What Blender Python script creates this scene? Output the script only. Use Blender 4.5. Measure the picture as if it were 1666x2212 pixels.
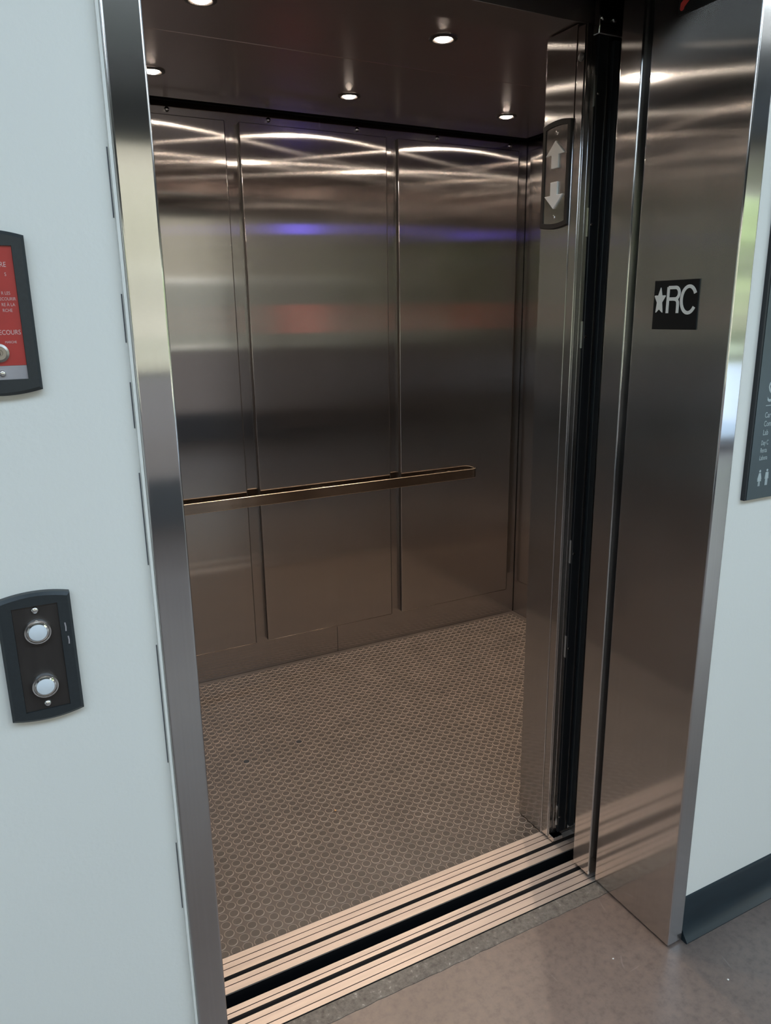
import bpy, bmesh, math, random
from mathutils import Vector, Matrix
random.seed(4)
PI = math.pi
scene = bpy.context.scene
for o in list(bpy.data.objects):
    bpy.data.objects.remove(o)
COL = scene.collection

# ------------------------------------------------------------------ camera
cam = bpy.data.cameras.new('camera')
cam.sensor_fit = 'HORIZONTAL'
cam.sensor_width = 36.0
cam.lens = 1617.16 / 1666 * 36.0
cam.clip_start = 0.02
cam_o = bpy.data.objects.new('camera', cam)
COL.objects.link(cam_o)
cr = Vector((0.8868059, -0.4619448, -0.0135006))
cu = Vector((0.1297159, 0.2207672, 0.9666621))
cf = Vector((0.4435641, 0.8589929, -0.2556993))
m = Matrix((cr, cu, -cf)).transposed().to_4x4()
m.translation = Vector((-0.21234, -1.01314, 1.50114))
cam_o.matrix_world = m
scene.camera = cam_o

# ------------------------------------------------------------------ world, sun, exposure
scene.view_settings.view_transform = 'Standard'
scene.view_settings.look = 'None'
scene.view_settings.gamma = 1.0
scene.view_settings.use_curve_mapping = False
scene.view_settings.exposure = 0.0
SKY = 6.0
world = bpy.data.worlds.new('sky')
scene.world = world
world.use_nodes = True
wn = world.node_tree.nodes
wl = world.node_tree.links
wn.clear()
w_out = wn.new('ShaderNodeOutputWorld')
w_bg = wn.new('ShaderNodeBackground')
w_geo = wn.new('ShaderNodeTexCoord')
w_sep = wn.new('ShaderNodeSeparateXYZ')
w_ramp = wn.new('ShaderNodeValToRGB')
wl.new(w_geo.outputs['Generated'], w_sep.inputs[0])
wl.new(w_sep.outputs['Z'], w_ramp.inputs[0])
w_ramp.color_ramp.elements[0].position = 0.0
w_ramp.color_ramp.elements[0].color = (1.0, 0.98, 0.86, 1)
w_ramp.color_ramp.elements[1].position = 0.5
w_ramp.color_ramp.elements[1].color = (0.60, 0.80, 1.0, 1)
wl.new(w_ramp.outputs[0], w_bg.inputs['Color'])
w_bg.inputs['Strength'].default_value = SKY
wl.new(w_bg.outputs[0], w_out.inputs['Surface'])

sun = bpy.data.lights.new('sun', 'SUN')
sun.energy = 9.0
sun.color = (1, 0.93, 0.82)
sun.angle = 0.01
sun_o = bpy.data.objects.new('sun', sun)
sun_o.rotation_euler = (math.radians(-48), 0, math.radians(12))   # shines from beyond the lift towards the garden
COL.objects.link(sun_o)

SPOT_W = 28.0
WARM = (1.0, 0.80, 0.62)
HALL_Y = -4.5
WIN_Z0, WIN_Z1 = 1.08, 2.66
WINS = [(-2.6, -0.7), (-0.5, 1.4), (1.6, 3.1), (3.6, 4.7), (5.5, 7.4)]
ROOF_FILL = (-3.2, 5.6, -2.5, -1.3)  # made-up roof opening, added to brighten the white walls
l = bpy.data.lights.new('roof_fill_portal', 'AREA')
l.shape = 'RECTANGLE'
l.size = ROOF_FILL[1] - ROOF_FILL[0]
l.size_y = ROOF_FILL[3] - ROOF_FILL[2]
l.cycles.is_portal = True
lo = bpy.data.objects.new('roof_fill_portal', l)
lo.location = ((ROOF_FILL[0] + ROOF_FILL[1]) / 2, (ROOF_FILL[2] + ROOF_FILL[3]) / 2, 3.2)
COL.objects.link(lo)
LOWZ = [WIN_Z0, WIN_Z0, WIN_Z0, WIN_Z0, 0.08]      # the last window is lengthened to the floor for a bluer reflection
for i, (a, b) in enumerate(WINS):          # portals that guide sky light through the five window openings
    l = bpy.data.lights.new('window_portal', 'AREA')
    l.shape = 'RECTANGLE'
    l.size = b - a
    l.size_y = WIN_Z1 - LOWZ[i]
    l.cycles.is_portal = True
    lo = bpy.data.objects.new('window_portal', l)
    lo.location = ((a + b) / 2, HALL_Y - 0.1, (LOWZ[i] + WIN_Z1) / 2)
    lo.rotation_euler = Vector((0, 1, 0)).to_track_quat('-Z', 'Z').to_euler()
    COL.objects.link(lo)

# ------------------------------------------------------------------ materials
def nodes_of(name):
    mt = bpy.data.materials.new(name)
    mt.use_nodes = True
    n = mt.node_tree.nodes
    l = mt.node_tree.links
    n.clear()
    out = n.new('ShaderNodeOutputMaterial')
    return mt, n, l, out

def coords(n, l, scale=(1, 1, 1)):
    g = n.new('ShaderNodeNewGeometry')
    mp = n.new('ShaderNodeMapping')
    mp.inputs['Scale'].default_value = scale
    l.new(g.outputs['Position'], mp.inputs['Vector'])
    return mp.outputs[0]

def noise(n, l, scale=(1, 1, 1), detail=3, sc=1.0, rough=0.5):
    t = n.new('ShaderNodeTexNoise')
    t.inputs['Scale'].default_value = sc
    t.inputs['Detail'].default_value = detail
    t.inputs['Roughness'].default_value = rough
    l.new(coords(n, l, scale), t.inputs['Vector'])
    return t.outputs['Fac']

def ramp(n, l, src, stops):
    r = n.new('ShaderNodeValToRGB')
    e = r.color_ramp.elements
    e[0].position, e[0].color = stops[0][0], tuple(stops[0][1]) + (1,)
    e[1].position, e[1].color = stops[-1][0], tuple(stops[-1][1]) + (1,)
    for p, c in stops[1:-1]:
        x = e.new(p)
        x.color = tuple(c) + (1,)
    l.new(src, r.inputs[0])
    return r.outputs[0]

def plain(name, col, rough=0.5, metal=0.0, var=0.08, sc=(40, 40, 40), bump=0.0, bsc=(60, 60, 60), emit=None, es=0.0, spec=0.5, coat=0.0):
    mt, n, l, out = nodes_of(name)
    b = n.new('ShaderNodeBsdfPrincipled')
    f = noise(n, l, sc)
    c = ramp(n, l, f, [(0.3, [max(0, v * (1 - var)) for v in col]), (0.7, [v * (1 + var) for v in col])])
    l.new(c, b.inputs['Base Color'])
    b.inputs['Roughness'].default_value = rough
    b.inputs['Metallic'].default_value = metal
    b.inputs['Specular IOR Level'].default_value = spec
    b.inputs['Coat Weight'].default_value = coat
    if bump:
        bp = n.new('ShaderNodeBump')
        bp.inputs['Strength'].default_value = bump
        bp.inputs['Distance'].default_value = 0.002
        l.new(noise(n, l, bsc), bp.inputs['Height'])
        l.new(bp.outputs[0], b.inputs['Normal'])
    if emit:
        b.inputs['Emission Color'].default_value = tuple(emit) + (1,)
        b.inputs['Emission Strength'].default_value = es
    l.new(b.outputs[0], out.inputs['Surface'])
    return mt

def brushed(name, col, tangent=(0, 0, 1), r=0.05, an=0.9, grain=(260, 260, 3), gb=0.05, wave=0.0, smudge=0.1, sharp=0.45, sr=0.012, sa=0.72):
    """brushed stainless: long grain along tangent, highlights smear across it"""
    mt, n, l, out = nodes_of(name)
    g = n.new('ShaderNodeBsdfAnisotropic')
    g.distribution = 'GGX'
    tz = n.new('ShaderNodeCombineXYZ')
    for i in range(3):
        tz.inputs[i].default_value = tangent[i]
    l.new(tz.outputs[0], g.inputs['Tangent'])
    g.inputs['Anisotropy'].default_value = an
    f = noise(n, l, grain, detail=2)
    s = noise(n, l, (3, 3, 2.2), detail=4)
    mx = n.new('ShaderNodeMath')
    mx.operation = 'MULTIPLY_ADD'
    mx.inputs[1].default_value = 0.5
    l.new(f, mx.inputs[0])
    md = n.new('ShaderNodeMath')
    md.operation = 'MULTIPLY'
    md.inputs[1].default_value = 0.5
    l.new(s, md.inputs[0])
    l.new(md.outputs[0], mx.inputs[2])
    c = ramp(n, l, mx.outputs[0], [(0.3, [v * (1 - gb) for v in col]), (0.7, [min(1, v * (1 + gb)) for v in col])])
    l.new(c, g.inputs['Color'])
    rr = n.new('ShaderNodeMapRange')
    rr.inputs['From Min'].default_value = 0.3
    rr.inputs['From Max'].default_value = 0.7
    rr.inputs['To Min'].default_value = math.sqrt(r) * (1 - smudge)
    rr.inputs['To Max'].default_value = math.sqrt(r) * (1 + smudge)
    l.new(s, rr.inputs['Value'])
    l.new(rr.outputs[0], g.inputs['Roughness'])
    if wave:
        bp = n.new('ShaderNodeBump')
        bp.inputs['Strength'].default_value = 1.0
        bp.inputs['Distance'].default_value = wave
        l.new(noise(n, l, (1.6, 1.6, 1.1), detail=1), bp.inputs['Height'])
        l.new(bp.outputs[0], g.inputs['Normal'])
    g2 = n.new('ShaderNodeBsdfAnisotropic')
    g2.distribution = 'GGX'
    g2.inputs['Anisotropy'].default_value = sa
    g2.inputs['Roughness'].default_value = math.sqrt(sr)
    l.new(tz.outputs[0], g2.inputs['Tangent'])
    l.new(c, g2.inputs['Color'])
    if wave:
        l.new(bp.outputs[0], g2.inputs['Normal'])
    ms = n.new('ShaderNodeMixShader')
    ms.inputs[0].default_value = sharp
    l.new(g.outputs[0], ms.inputs[1])
    l.new(g2.outputs[0], ms.inputs[2])
    l.new(ms.outputs[0], out.inputs['Surface'])
    return mt

M = {}
M['steel'] = brushed('brushed_steel', (0.60, 0.56, 0.535), wave=0.0003)
M['steel_frame'] = brushed('brushed_steel_frame', (0.64, 0.62, 0.605), r=0.05, an=0.86, sharp=0.5, sr=0.007, sa=0.45)
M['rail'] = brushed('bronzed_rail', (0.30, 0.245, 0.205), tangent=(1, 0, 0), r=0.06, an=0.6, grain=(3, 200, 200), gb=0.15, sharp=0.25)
M['edge_glint'] = plain('bronze_edge_glint', (0.85, 0.68, 0.52), rough=0.28, metal=1)  # bright bevel colour stands in for the glint along the rail edge
M['steel_light'] = plain('polished_edge', (0.72, 0.70, 0.68), rough=0.18, metal=1)
M['sill'] = plain('extruded_aluminium', (0.52, 0.44, 0.385), rough=0.42, metal=0.55, var=0.10, sc=(5, 60, 60))
M['groove'] = plain('dark_groove', (0.050, 0.038, 0.032), rough=0.7, var=0.25, sc=(9, 9, 9))  # dark brown for the faces inside slots and thin grooves
M['key_steel'] = plain('dull_nickel', (0.42, 0.38, 0.34), rough=0.35, metal=1)
M['ceil'] = plain('dark_mirror_metal', (0.38, 0.315, 0.295), rough=0.22, metal=0.85, var=0.03, sc=(3, 3, 3))
M['black'] = plain('black_void', (0.006, 0.006, 0.007), rough=0.9, spec=0.1)
M['satin_black'] = plain('satin_black', (0.012, 0.013, 0.015), rough=0.35)
M['dark_trim'] = plain('charcoal_plastic', (0.022, 0.027, 0.030), rough=0.42, var=0.1, sc=(200, 200, 200))
M['dark_bezel'] = plain('dark_bronze_bezel', (0.024, 0.022, 0.021), rough=0.6, var=0.1, spec=0.25)
M['dark_plate'] = plain('black_nickel_plate', (0.055, 0.048, 0.045), rough=0.4, metal=0.6, var=0.15, sc=(60, 60, 12))
M['chrome'] = plain('chrome', (0.8, 0.79, 0.77), rough=0.12, metal=1)
M['lens'] = plain('frosted_lens', (0.72, 0.76, 0.80), rough=0.35, var=0.02, spec=0.5)
M['arrow'] = plain('white_acrylic', (0.86, 0.86, 0.84), rough=0.4, var=0.02)
M['red'] = plain('red_enamel', (0.42, 0.035, 0.030), rough=0.35, var=0.04)
M['red_mark'] = plain('red_print', (0.45, 0.035, 0.03), rough=0.5, var=0.03)
M['pink_ink'] = plain('pale_ink', (0.62, 0.42, 0.40), rough=0.6)
M['grey_label'] = plain('grey_label', (0.36, 0.33, 0.34), rough=0.4)
M['gloss_black'] = plain('black_gravoply', (0.008, 0.010, 0.011), rough=0.5, spec=0.2)
M['white_ink'] = plain('white_raised_letters', (0.78, 0.80, 0.76), rough=0.5, var=0.03)
M['dir_board'] = plain('slate_green_board', (0.065, 0.085, 0.09), rough=0.28, var=0.04)
M['dir_edge'] = plain('dark_board_edge', (0.012, 0.014, 0.018), rough=0.4)
M['dir_ink'] = plain('pale_grey_ink', (0.42, 0.48, 0.48), rough=0.5)
M['wall'] = plain('white_wall_paint', (0.80, 0.785, 0.735), rough=0.5, var=0.015, sc=(2, 2, 2), bump=0.12, bsc=(140, 140, 140))
M['hall_grey'] = plain('hall_grey', (0.20, 0.20, 0.20), rough=0.8)
M['hall_dark'] = plain('hall_low_wall', (0.10, 0.10, 0.11), rough=0.7)
M['base'] = plain('dark_vinyl_base', (0.013, 0.022, 0.028), rough=0.3, var=0.12, sc=(8, 8, 20), spec=0.25)
M['grass'] = plain('lawn', (0.20, 0.24, 0.14), rough=0.9, var=0.3, sc=(1, 1, 1))
M['render_coat'] = plain('beige_render', (0.23, 0.21, 0.17), rough=0.9, var=0.1, sc=(1, 1, 1))
M['blue_bounce'] = plain('pale_blue_bounce', (0.42, 0.48, 0.56), rough=0.7, var=0.05, sc=(2, 2, 2))
M['leaf'] = plain('leaves', (0.20, 0.27, 0.10), rough=0.8, var=0.5, sc=(2.5, 2.5, 2.5))
M['bark'] = plain('bark', (0.10, 0.07, 0.05), rough=0.9)
M['crumb'] = plain('tan_crumb', (0.55, 0.33, 0.14), rough=0.8)
M['fleck'] = plain('pale_fleck', (0.75, 0.74, 0.70), rough=0.8)
M['bulb'] = plain('lit_bulb', (1, 0.9, 0.8), emit=(1.0, 0.86, 0.72), es=160.0)
M['violet'] = plain('lit_violet_display', (0.1, 0.1, 0.4), emit=(0.14, 0.10, 1.0), es=3.8)
M['hair'] = plain('pale_fibre', (0.45, 0.38, 0.30), rough=0.8)

def floor_mat():
    mt, n, l, out = nodes_of('polished_brown_concrete')
    b = n.new('ShaderNodeBsdfPrincipled')
    f1 = noise(n, l, (2.2, 2.2, 2.2), detail=5)
    f2 = noise(n, l, (45, 45, 45), detail=4, rough=0.7)
    c1 = ramp(n, l, f1, [(0.3, (0.135, 0.099, 0.082)), (0.7, (0.180, 0.136, 0.114))])
    c2 = ramp(n, l, f2, [(0.30, (0.72, 0.72, 0.72)), (0.5, (1, 1, 1)), (0.75, (1.2, 1.17, 1.12))])
    mx = n.new('ShaderNodeMix')
    mx.data_type = 'RGBA'
    mx.blend_type = 'MULTIPLY'
    mx.inputs[0].default_value = 1
    l.new(c1, mx.inputs[6])
    l.new(c2, mx.inputs[7])
    # thin pale scuffs
    v = n.new('ShaderNodeTexVoronoi')
    v.feature = 'DISTANCE_TO_EDGE'
    v.inputs['Scale'].default_value = 1.0
    w = n.new('ShaderNodeTexNoise')
    w.inputs['Scale'].default_value = 3.0
    l.new(coords(n, l), w.inputs['Vector'])
    ad = n.new('ShaderNodeMix')
    ad.data_type = 'VECTOR'
    ad.inputs[0].default_value = 0.35
    l.new(coords(n, l, (6, 6, 6)), ad.inputs[4])
    l.new(w.outputs['Color'], ad.inputs[5])
    l.new(ad.outputs[1], v.inputs['Vector'])
    sc = ramp(n, l, v.outputs['Distance'], [(0.0, (1, 1, 1)), (0.006, (0, 0, 0))])
    gate = ramp(n, l, noise(n, l, (9, 9, 9), detail=2), [(0.58, (0, 0, 0)), (0.66, (0.35, 0.35, 0.35))])
    gm = n.new('ShaderNodeMath')
    gm.operation = 'MULTIPLY'
    l.new(sc, gm.inputs[0])
    l.new(gate, gm.inputs[1])
    m2 = n.new('ShaderNodeMix')
    m2.data_type = 'RGBA'
    l.new(gm.outputs[0], m2.inputs[0])
    l.new(mx.outputs[2], m2.inputs[6])
    m2.inputs[7].default_value = (0.34, 0.30, 0.27, 1)
    l.new(m2.outputs[2], b.inputs['Base Color'])
    b.inputs['Roughness'].default_value = 0.36
    b.inputs['Coat Weight'].default_value = 0.3
    b.inputs['Coat Roughness'].default_value = 0.32
    b.inputs['Specular IOR Level'].default_value = 0.45
    bp = n.new('ShaderNodeBump')
    bp.inputs['Strength'].default_value = 0.25
    bp.inputs['Distance'].default_value = 0.001
    l.new(f2, bp.inputs['Height'])
    l.new(bp.outputs[0], b.inputs['Normal'])
    l.new(b.outputs[0], out.inputs['Surface'])
    return mt
M['floor'] = floor_mat()

def grout_mat():
    mt, n, l, out = nodes_of('rough_grout')
    b = n.new('ShaderNodeBsdfPrincipled')
    f = noise(n, l, (60, 60, 60), detail=6, rough=0.75)
    c = ramp(n, l, f, [(0.30, (0.045, 0.038, 0.032)), (0.46, (0.125, 0.112, 0.098)), (0.60, (0.17, 0.155, 0.135)), (0.72, (0.50, 0.48, 0.43))])
    l.new(c, b.inputs['Base Color'])
    b.inputs['Roughness'].default_value = 0.45
    bp = n.new('ShaderNodeBump')
    bp.inputs['Strength'].default_value = 0.8
    bp.inputs['Distance'].default_value = 0.003
    l.new(f, bp.inputs['Height'])
    l.new(bp.outputs[0], b.inputs['Normal'])
    l.new(b.outputs[0], out.inputs['Surface'])
    return mt
M['grout'] = grout_mat()

def rubber(name, a, bcol, rough, sc):
    mt, n, l, out = nodes_of(name)
    b = n.new('ShaderNodeBsdfPrincipled')
    f = noise(n, l, (sc, sc, sc), detail=5, rough=0.65)
    l.new(ramp(n, l, f, [(0.3, a), (0.7, bcol)]), b.inputs['Base Color'])
    b.inputs['Roughness'].default_value = rough
    b.inputs['Specular IOR Level'].default_value = 0.6
    l.new(b.outputs[0], out.inputs['Surface'])
    return mt
M['rubber_base'] = rubber('dusty_rubber', (0.047, 0.037, 0.031), (0.080, 0.064, 0.053), 0.42, 6)
M['rubber_top'] = rubber('worn_rubber_stud', (0.032, 0.026, 0.021), (0.053, 0.042, 0.035), 0.42, 9)
M['rubber_rim'] = rubber('highlight_stud_rim', (0.22, 0.18, 0.15), (0.34, 0.28, 0.235), 0.32, 9)  # pale rim colour paints in the light caught by the stud flanks

# ------------------------------------------------------------------ mesh helpers
class MB:
    def __init__(self):
        self.v = []
        self.f = []
        self.mi = []
        self.T = lambda p: p

    def add(self, vs, fs, mi=0):
        o = len(self.v)
        self.v += [Vector(self.T(Vector(p))) for p in vs]
        self.f += [tuple(i + o for i in f) for f in fs]
        self.mi += [mi] * len(fs)
        return self

    def box(self, x0, x1, y0, y1, z0, z1, mi=0):
        vs = [(x, y, z) for x in (x0, x1) for y in (y0, y1) for z in (z0, z1)]
        fs = [(0, 1, 3, 2), (4, 6, 7, 5), (0, 4, 5, 1), (2, 3, 7, 6), (0, 2, 6, 4), (1, 5, 7, 3)]
        return self.add(vs, fs, mi)

    def prism(self, poly, h0, h1, mi=0):
        """poly of (u,v); extruded along w from h0 to h1, coordinates (u,v,w) go through T"""
        n = len(poly)
        vs = [(u, v, h0) for u, v in poly] + [(u, v, h1) for u, v in poly]
        fs = [tuple(range(n))[::-1], tuple(range(n, 2 * n))]
        fs += [(i, (i + 1) % n, n + (i + 1) % n, n + i) for i in range(n)]
        return self.add(vs, fs, mi)

    def ring(self, outer, inner, h0, h1, mi=0, chamfer=0.0):
        n = len(outer)
        cx = sum(p[0] for p in outer) / n
        cy = sum(p[1] for p in outer) / n
        def shr(p, d):
            return (p[0] - math.copysign(min(d, abs(p[0] - cx)), p[0] - cx), p[1] - math.copysign(min(d, abs(p[1] - cy)), p[1] - cy))
        o2 = [shr(p, chamfer) for p in outer] if chamfer else outer
        vs = [(u, v, h0) for u, v in outer] + [(u, v, h1 - chamfer) for u, v in outer] + [(u, v, h1) for u, v in o2]
        vs += [(u, v, h1) for u, v in inner] + [(u, v, h0) for u, v in inner]
        fs = []
        for k in range(4):
            fs += [(k * n + i, k * n + (i + 1) % n, (k + 1) * n + (i + 1) % n, (k + 1) * n + i) for i in range(n)]
        fs += [(4 * n + i, 4 * n + (i + 1) % n, (i + 1) % n, i) for i in range(n)]
        return self.add(vs, fs, mi)

    def lathe(self, prof, cu_=0, cv_=0, seg=28, mi=0):
        """prof of (radius, w) around axis w at (cu,cv)"""
        vs = []
        fs = []
        for r, w in prof:
            for k in range(seg):
                a = 2 * PI * k / seg
                vs.append((cu_ + r * math.cos(a), cv_ + r * math.sin(a), w))
        for j in range(len(prof) - 1):
            for k in range(seg):
                fs.append((j * seg + k, j * seg + (k + 1) % seg, (j + 1) * seg + (k + 1) % seg, (j + 1) * seg + k))
        if prof[0][0] > 1e-6:
            fs.append(tuple(range(seg))[::-1])
        if prof[-1][0] > 1e-6:
            b = (len(prof) - 1) * seg
            fs.append(tuple(range(b, b + seg)))
        return self.add(vs, fs, mi)

    def stroke(self, pts, wd, h0, h1, mi=0):
        """ribbon of width wd along pts (u,v) extruded h0..h1"""
        P = [Vector(p) for p in pts]
        L, Rr = [], []
        for i, p in enumerate(P):
            a = P[max(0, i - 1)]
            b = P[min(len(P) - 1, i + 1)]
            d = (b - a).normalized()
            nn = Vector((-d.y, d.x))
            L.append(p + nn * wd / 2)
            Rr.append(p - nn * wd / 2)
        n = len(P)
        vs = [(q.x, q.y, h) for h in (h0, h1) for q in L + Rr]
        fs = []
        for i in range(n - 1):
            fs.append((2 * n + i, 2 * n + i + 1, 3 * n + i + 1, 3 * n + i))
            fs.append((i, n + i, n + i + 1, i + 1))
            fs.append((i, i + 1, 2 * n + i + 1, 2 * n + i))
            fs.append((n + i, 3 * n + i, 3 * n + i + 1, n + i + 1))
        fs.append((0, 2 * n, 3 * n, n))
        fs.append((n - 1, 2 * n - 1, 4 * n - 1, 3 * n - 1))
        return self.add(vs, fs, mi)

    def text(self, s, u, v, size, h0, h1, align='LEFT', sx=1.0, mi=0):
        c = bpy.data.curves.new('lettering', 'FONT')
        c.body = s
        c.size = size
        c.align_x = align
        c.extrude = abs(h1 - h0) / 2
        c.resolution_u = 3
        o = bpy.data.objects.new('lettering', c)
        COL.objects.link(o)
        bpy.context.view_layer.update()
        me = bpy.data.meshes.new_from_object(o.evaluated_get(bpy.context.evaluated_depsgraph_get()))
        self.add([(u + p.co.x * sx, v + p.co.y, (h0 + h1) / 2 + p.co.z) for p in me.vertices], [tuple(p.vertices) for p in me.polygons], mi)
        bpy.data.objects.remove(o)
        bpy.data.curves.remove(c)
        bpy.data.meshes.remove(me)
        return self

def panel_box(x0, x1, y0, y1, z0, z1, axis):
    """box whose faces along the given normal axis are sheet metal, the other faces dark edges"""
    b = MB().box(x0, x1, y0, y1, z0, z1)
    for i_, f_ in enumerate(b.f):
        vals = [b.v[k][axis] for k in f_]
        b.mi[i_] = 0 if max(vals) - min(vals) < 1e-9 else 1
    return b

def world_loc(o):
    p = Vector((0, 0, 0))
    while o:
        p += o.location
        o = o.parent
    return p

def obj(name, mb, mats, parent=None, bevel=0.0, seg=2, smooth=False, angle=35, fixn=True):
    if parent is None:
        xs = [p.x for p in mb.v]
        ys = [p.y for p in mb.v]
        org = Vector(((min(xs) + max(xs)) / 2, (min(ys) + max(ys)) / 2, min(p.z for p in mb.v)))
    else:
        org = world_loc(parent)
    me = bpy.data.meshes.new(name)
    me.from_pydata([tuple(p - org) for p in mb.v], [], mb.f)
    if not isinstance(mats, (list, tuple)):
        mats = [mats]
    for k in mats:
        me.materials.append(M[k])
    me.polygons.foreach_set('material_index', mb.mi)
    if fixn:
        bm = bmesh.new()
        bm.from_mesh(me)
        bmesh.ops.remove_doubles(bm, verts=bm.verts, dist=1e-6)
        bmesh.ops.recalc_face_normals(bm, faces=bm.faces)
        bm.to_mesh(me)
        bm.free()
    o = bpy.data.objects.new(name, me)
    COL.objects.link(o)
    if parent is None:
        o.location = org
    else:
        o.parent = parent
    if smooth:
        me.polygons.foreach_set('use_smooth', [True] * len(me.polygons))
        me.set_sharp_from_angle(angle=math.radians(angle))
    if bevel:
        b = o.modifiers.new('bevel', 'BEVEL')
        b.width = bevel
        b.segments = seg
        b.limit_method = 'ANGLE'
        b.angle_limit = math.radians(40)
        b.harden_normals = False
        me.polygons.foreach_set('use_smooth', [True] * len(me.polygons))
        me.set_sharp_from_angle(angle=math.radians(50))
    return o

def thing(name, label, cat, loc, group=None):
    o = bpy.data.objects.new(name, None)
    o.empty_display_size = 0.05
    COL.objects.link(o)
    o.location = loc
    o['label'] = label
    o['category'] = cat
    if group:
        o['group'] = group
    return o

def tag(o, label, cat, group=None, kind=None):
    o['label'] = label
    o['category'] = cat
    if group:
        o['group'] = group
    if kind:
        o['kind'] = kind
    return o

def struct(name, mb, mats, **k):
    o = obj(name, mb, mats, **k)
    o['kind'] = 'structure'
    return o

def on_front(y):      # surfaces that face the hall (-Y): u -> +X, v -> Z, w -> out of the wall
    return lambda p: (p.x, y - p.z, p.y)

def on_reveal(x):     # surfaces that face -X: u -> -Y, v -> Z, w -> -X
    return lambda p: (x - p.z, -p.x, p.y)

# ================================================================== setting
W = 1.067                 # clear width of the doorway
FR = 0.048                # width of the frame face
DH = 2.134                # door height
# --- hall
fb = MB().box(-4, 8, -4.7, 0.207, -0.1, 0)
fb.box(-4, -0.05, 0.207, 0.249, -0.1, 0).box(1.12, 8, 0.207, 0.249, -0.1, 0)
struct('floor', fb, 'floor')
struct('wall_left', MB().box(-4, -FR, 0.012, 0.21, 0, 3.1), 'wall')
struct('wall_right', MB().box(W + FR, 8, 0.012, 0.21, 0, 3.1), 'wall')
struct('wall_above', MB().box(-FR, W + FR, 0.012, 0.21, DH + FR, 3.1), 'wall')
cb = MB().box(-4, 8, ROOF_FILL[3], 0.21, 3.1, 3.3).box(-4, 8, -4.7, ROOF_FILL[2], 3.1, 3.3)
cb.box(-4, ROOF_FILL[0], ROOF_FILL[2], ROOF_FILL[3], 3.1, 3.3).box(ROOF_FILL[1], 8, ROOF_FILL[2], ROOF_FILL[3], 3.1, 3.3)
struct('ceiling', cb, 'hall_grey')
hw = MB()
hw.box(-4, WINS[4][0], HALL_Y - 0.15, HALL_Y, 0, WIN_Z0).box(WINS[4][0], WINS[4][1], HALL_Y - 0.15, HALL_Y, 0, 0.08).box(WINS[4][1], 8, HALL_Y - 0.15, HALL_Y, 0, WIN_Z0).box(-4, 8, HALL_Y - 0.15, HALL_Y, WIN_Z1, 3.1)
xs = [-4] + [v for ab in WINS for v in ab] + [8]
for i in range(0, len(xs), 2):
    hw.box(xs[i], xs[i + 1], HALL_Y - 0.15, HALL_Y, WIN_Z0, WIN_Z1)
struct('wall_hall_back', hw, 'hall_dark')
struct('wall_hall_left', MB().box(-4.15, -4, -4.7, 0.21, 0, 3.1), 'wall')
struct('wall_hall_right', MB().box(8, 8.15, -4.7, 0.21, 0, 3.1), 'wall')
for i, (a, b) in enumerate(WINS):
    wf = MB()
    y0, y1 = HALL_Y - 0.12, HALL_Y - 0.06
    wf.box(a, a + 0.04, y0, y1, LOWZ[i], WIN_Z1).box(b - 0.04, b, y0, y1, LOWZ[i], WIN_Z1)
    wf.box(a, b, y0, y1, LOWZ[i], LOWZ[i] + 0.04).box(a, b, y0, y1, WIN_Z1 - 0.04, WIN_Z1)
    wf.box((a + b) / 2 - 0.02, (a + b) / 2 + 0.02, y0, y1, LOWZ[i], WIN_Z1)
    struct('window_%d' % (i + 1), wf, 'satin_black')
# --- lift shaft (box round the car, coloured black to give its darkness)
struct('wall_shaft_left', MB().box(-0.8, -0.7, 0.21, 2.3, -1.2, 3.1), 'black')
struct('wall_shaft_right', MB().box(2.7, 2.8, 0.21, 2.3, -1.2, 3.1), 'black')
struct('wall_shaft_back', MB().box(-0.7, 2.7, 2.2, 2.3, -1.2, 3.1), 'black')
struct('wall_shaft_front', MB().box(-0.7, 2.7, 0.212, 0.24, -1.2, -0.11).box(-0.7, -0.06, 0.212, 0.24, 0.0, 3.1).box(W + 0.06, 2.7, 0.212, 0.24, 0.0, 3.1).box(-0.06, W + 0.06, 0.212, 0.24, DH + 0.06, 3.1), 'black')
struct('floor_shaft_pit', MB().box(-0.7, 2.7, 0.21, 2.2, -1.3, -1.2), 'black')
struct('ceiling_shaft', MB().box(-0.8, 2.8, 0.21, 2.3, 3.1, 3.2), 'black')
# --- garden seen only as reflections and daylight
struct('floor_lawn', MB().box(-40, 45, -60, -4.7, -0.3, -0.12), 'grass')

struct('floor_blue_bounce', MB().box(4.7, 24, -14, -4.66, -0.119, -0.02), 'blue_bounce')  # unseen pale blue ground, added to tint the right jamb's reflection
# grout strip in front of the landing sill
g = MB()
nseg = 60
pts = []
for i in range(nseg + 1):
    x = -0.05 + (W + 0.055) * i / nseg
    pts.append((x, 0.205 + 0.0018 * math.sin(i * 1.7) * random.random()))
g.prism([(x, y) for x, y in pts] + [(W + 0.005, 0.2495), (-0.05, 0.2495)], -0.05, 0.0012)
struct('trim_1', g, 'grout')

# baseboard on the right hand wall: flat face with a cove toe
bb = MB()
bb.T = lambda p: (p.z, p.x, p.y)
bb.prism([(0.012, 0.0), (-0.014, 0.0), (-0.015, 0.004), (-0.009, 0.012), (-0.002, 0.021), (0.003, 0.033), (0.005, 0.045), (0.005, 0.109), (0.008, 0.115), (0.012, 0.116)], W + FR + 0.001, 8)
struct('baseboard_right', bb, 'base', smooth=True)
bl = MB()
bl.T = lambda p: (p.z, p.x, p.y)
bl.prism([(0.012, 0.0), (-0.008, 0.0), (-0.007, 0.006), (-0.001, 0.014), (0.004, 0.026), (0.005, 0.108), (0.008, 0.115), (0.012, 0.116)], -4, -0.6)
struct('baseboard_left', bl, 'base', smooth=True)

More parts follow.
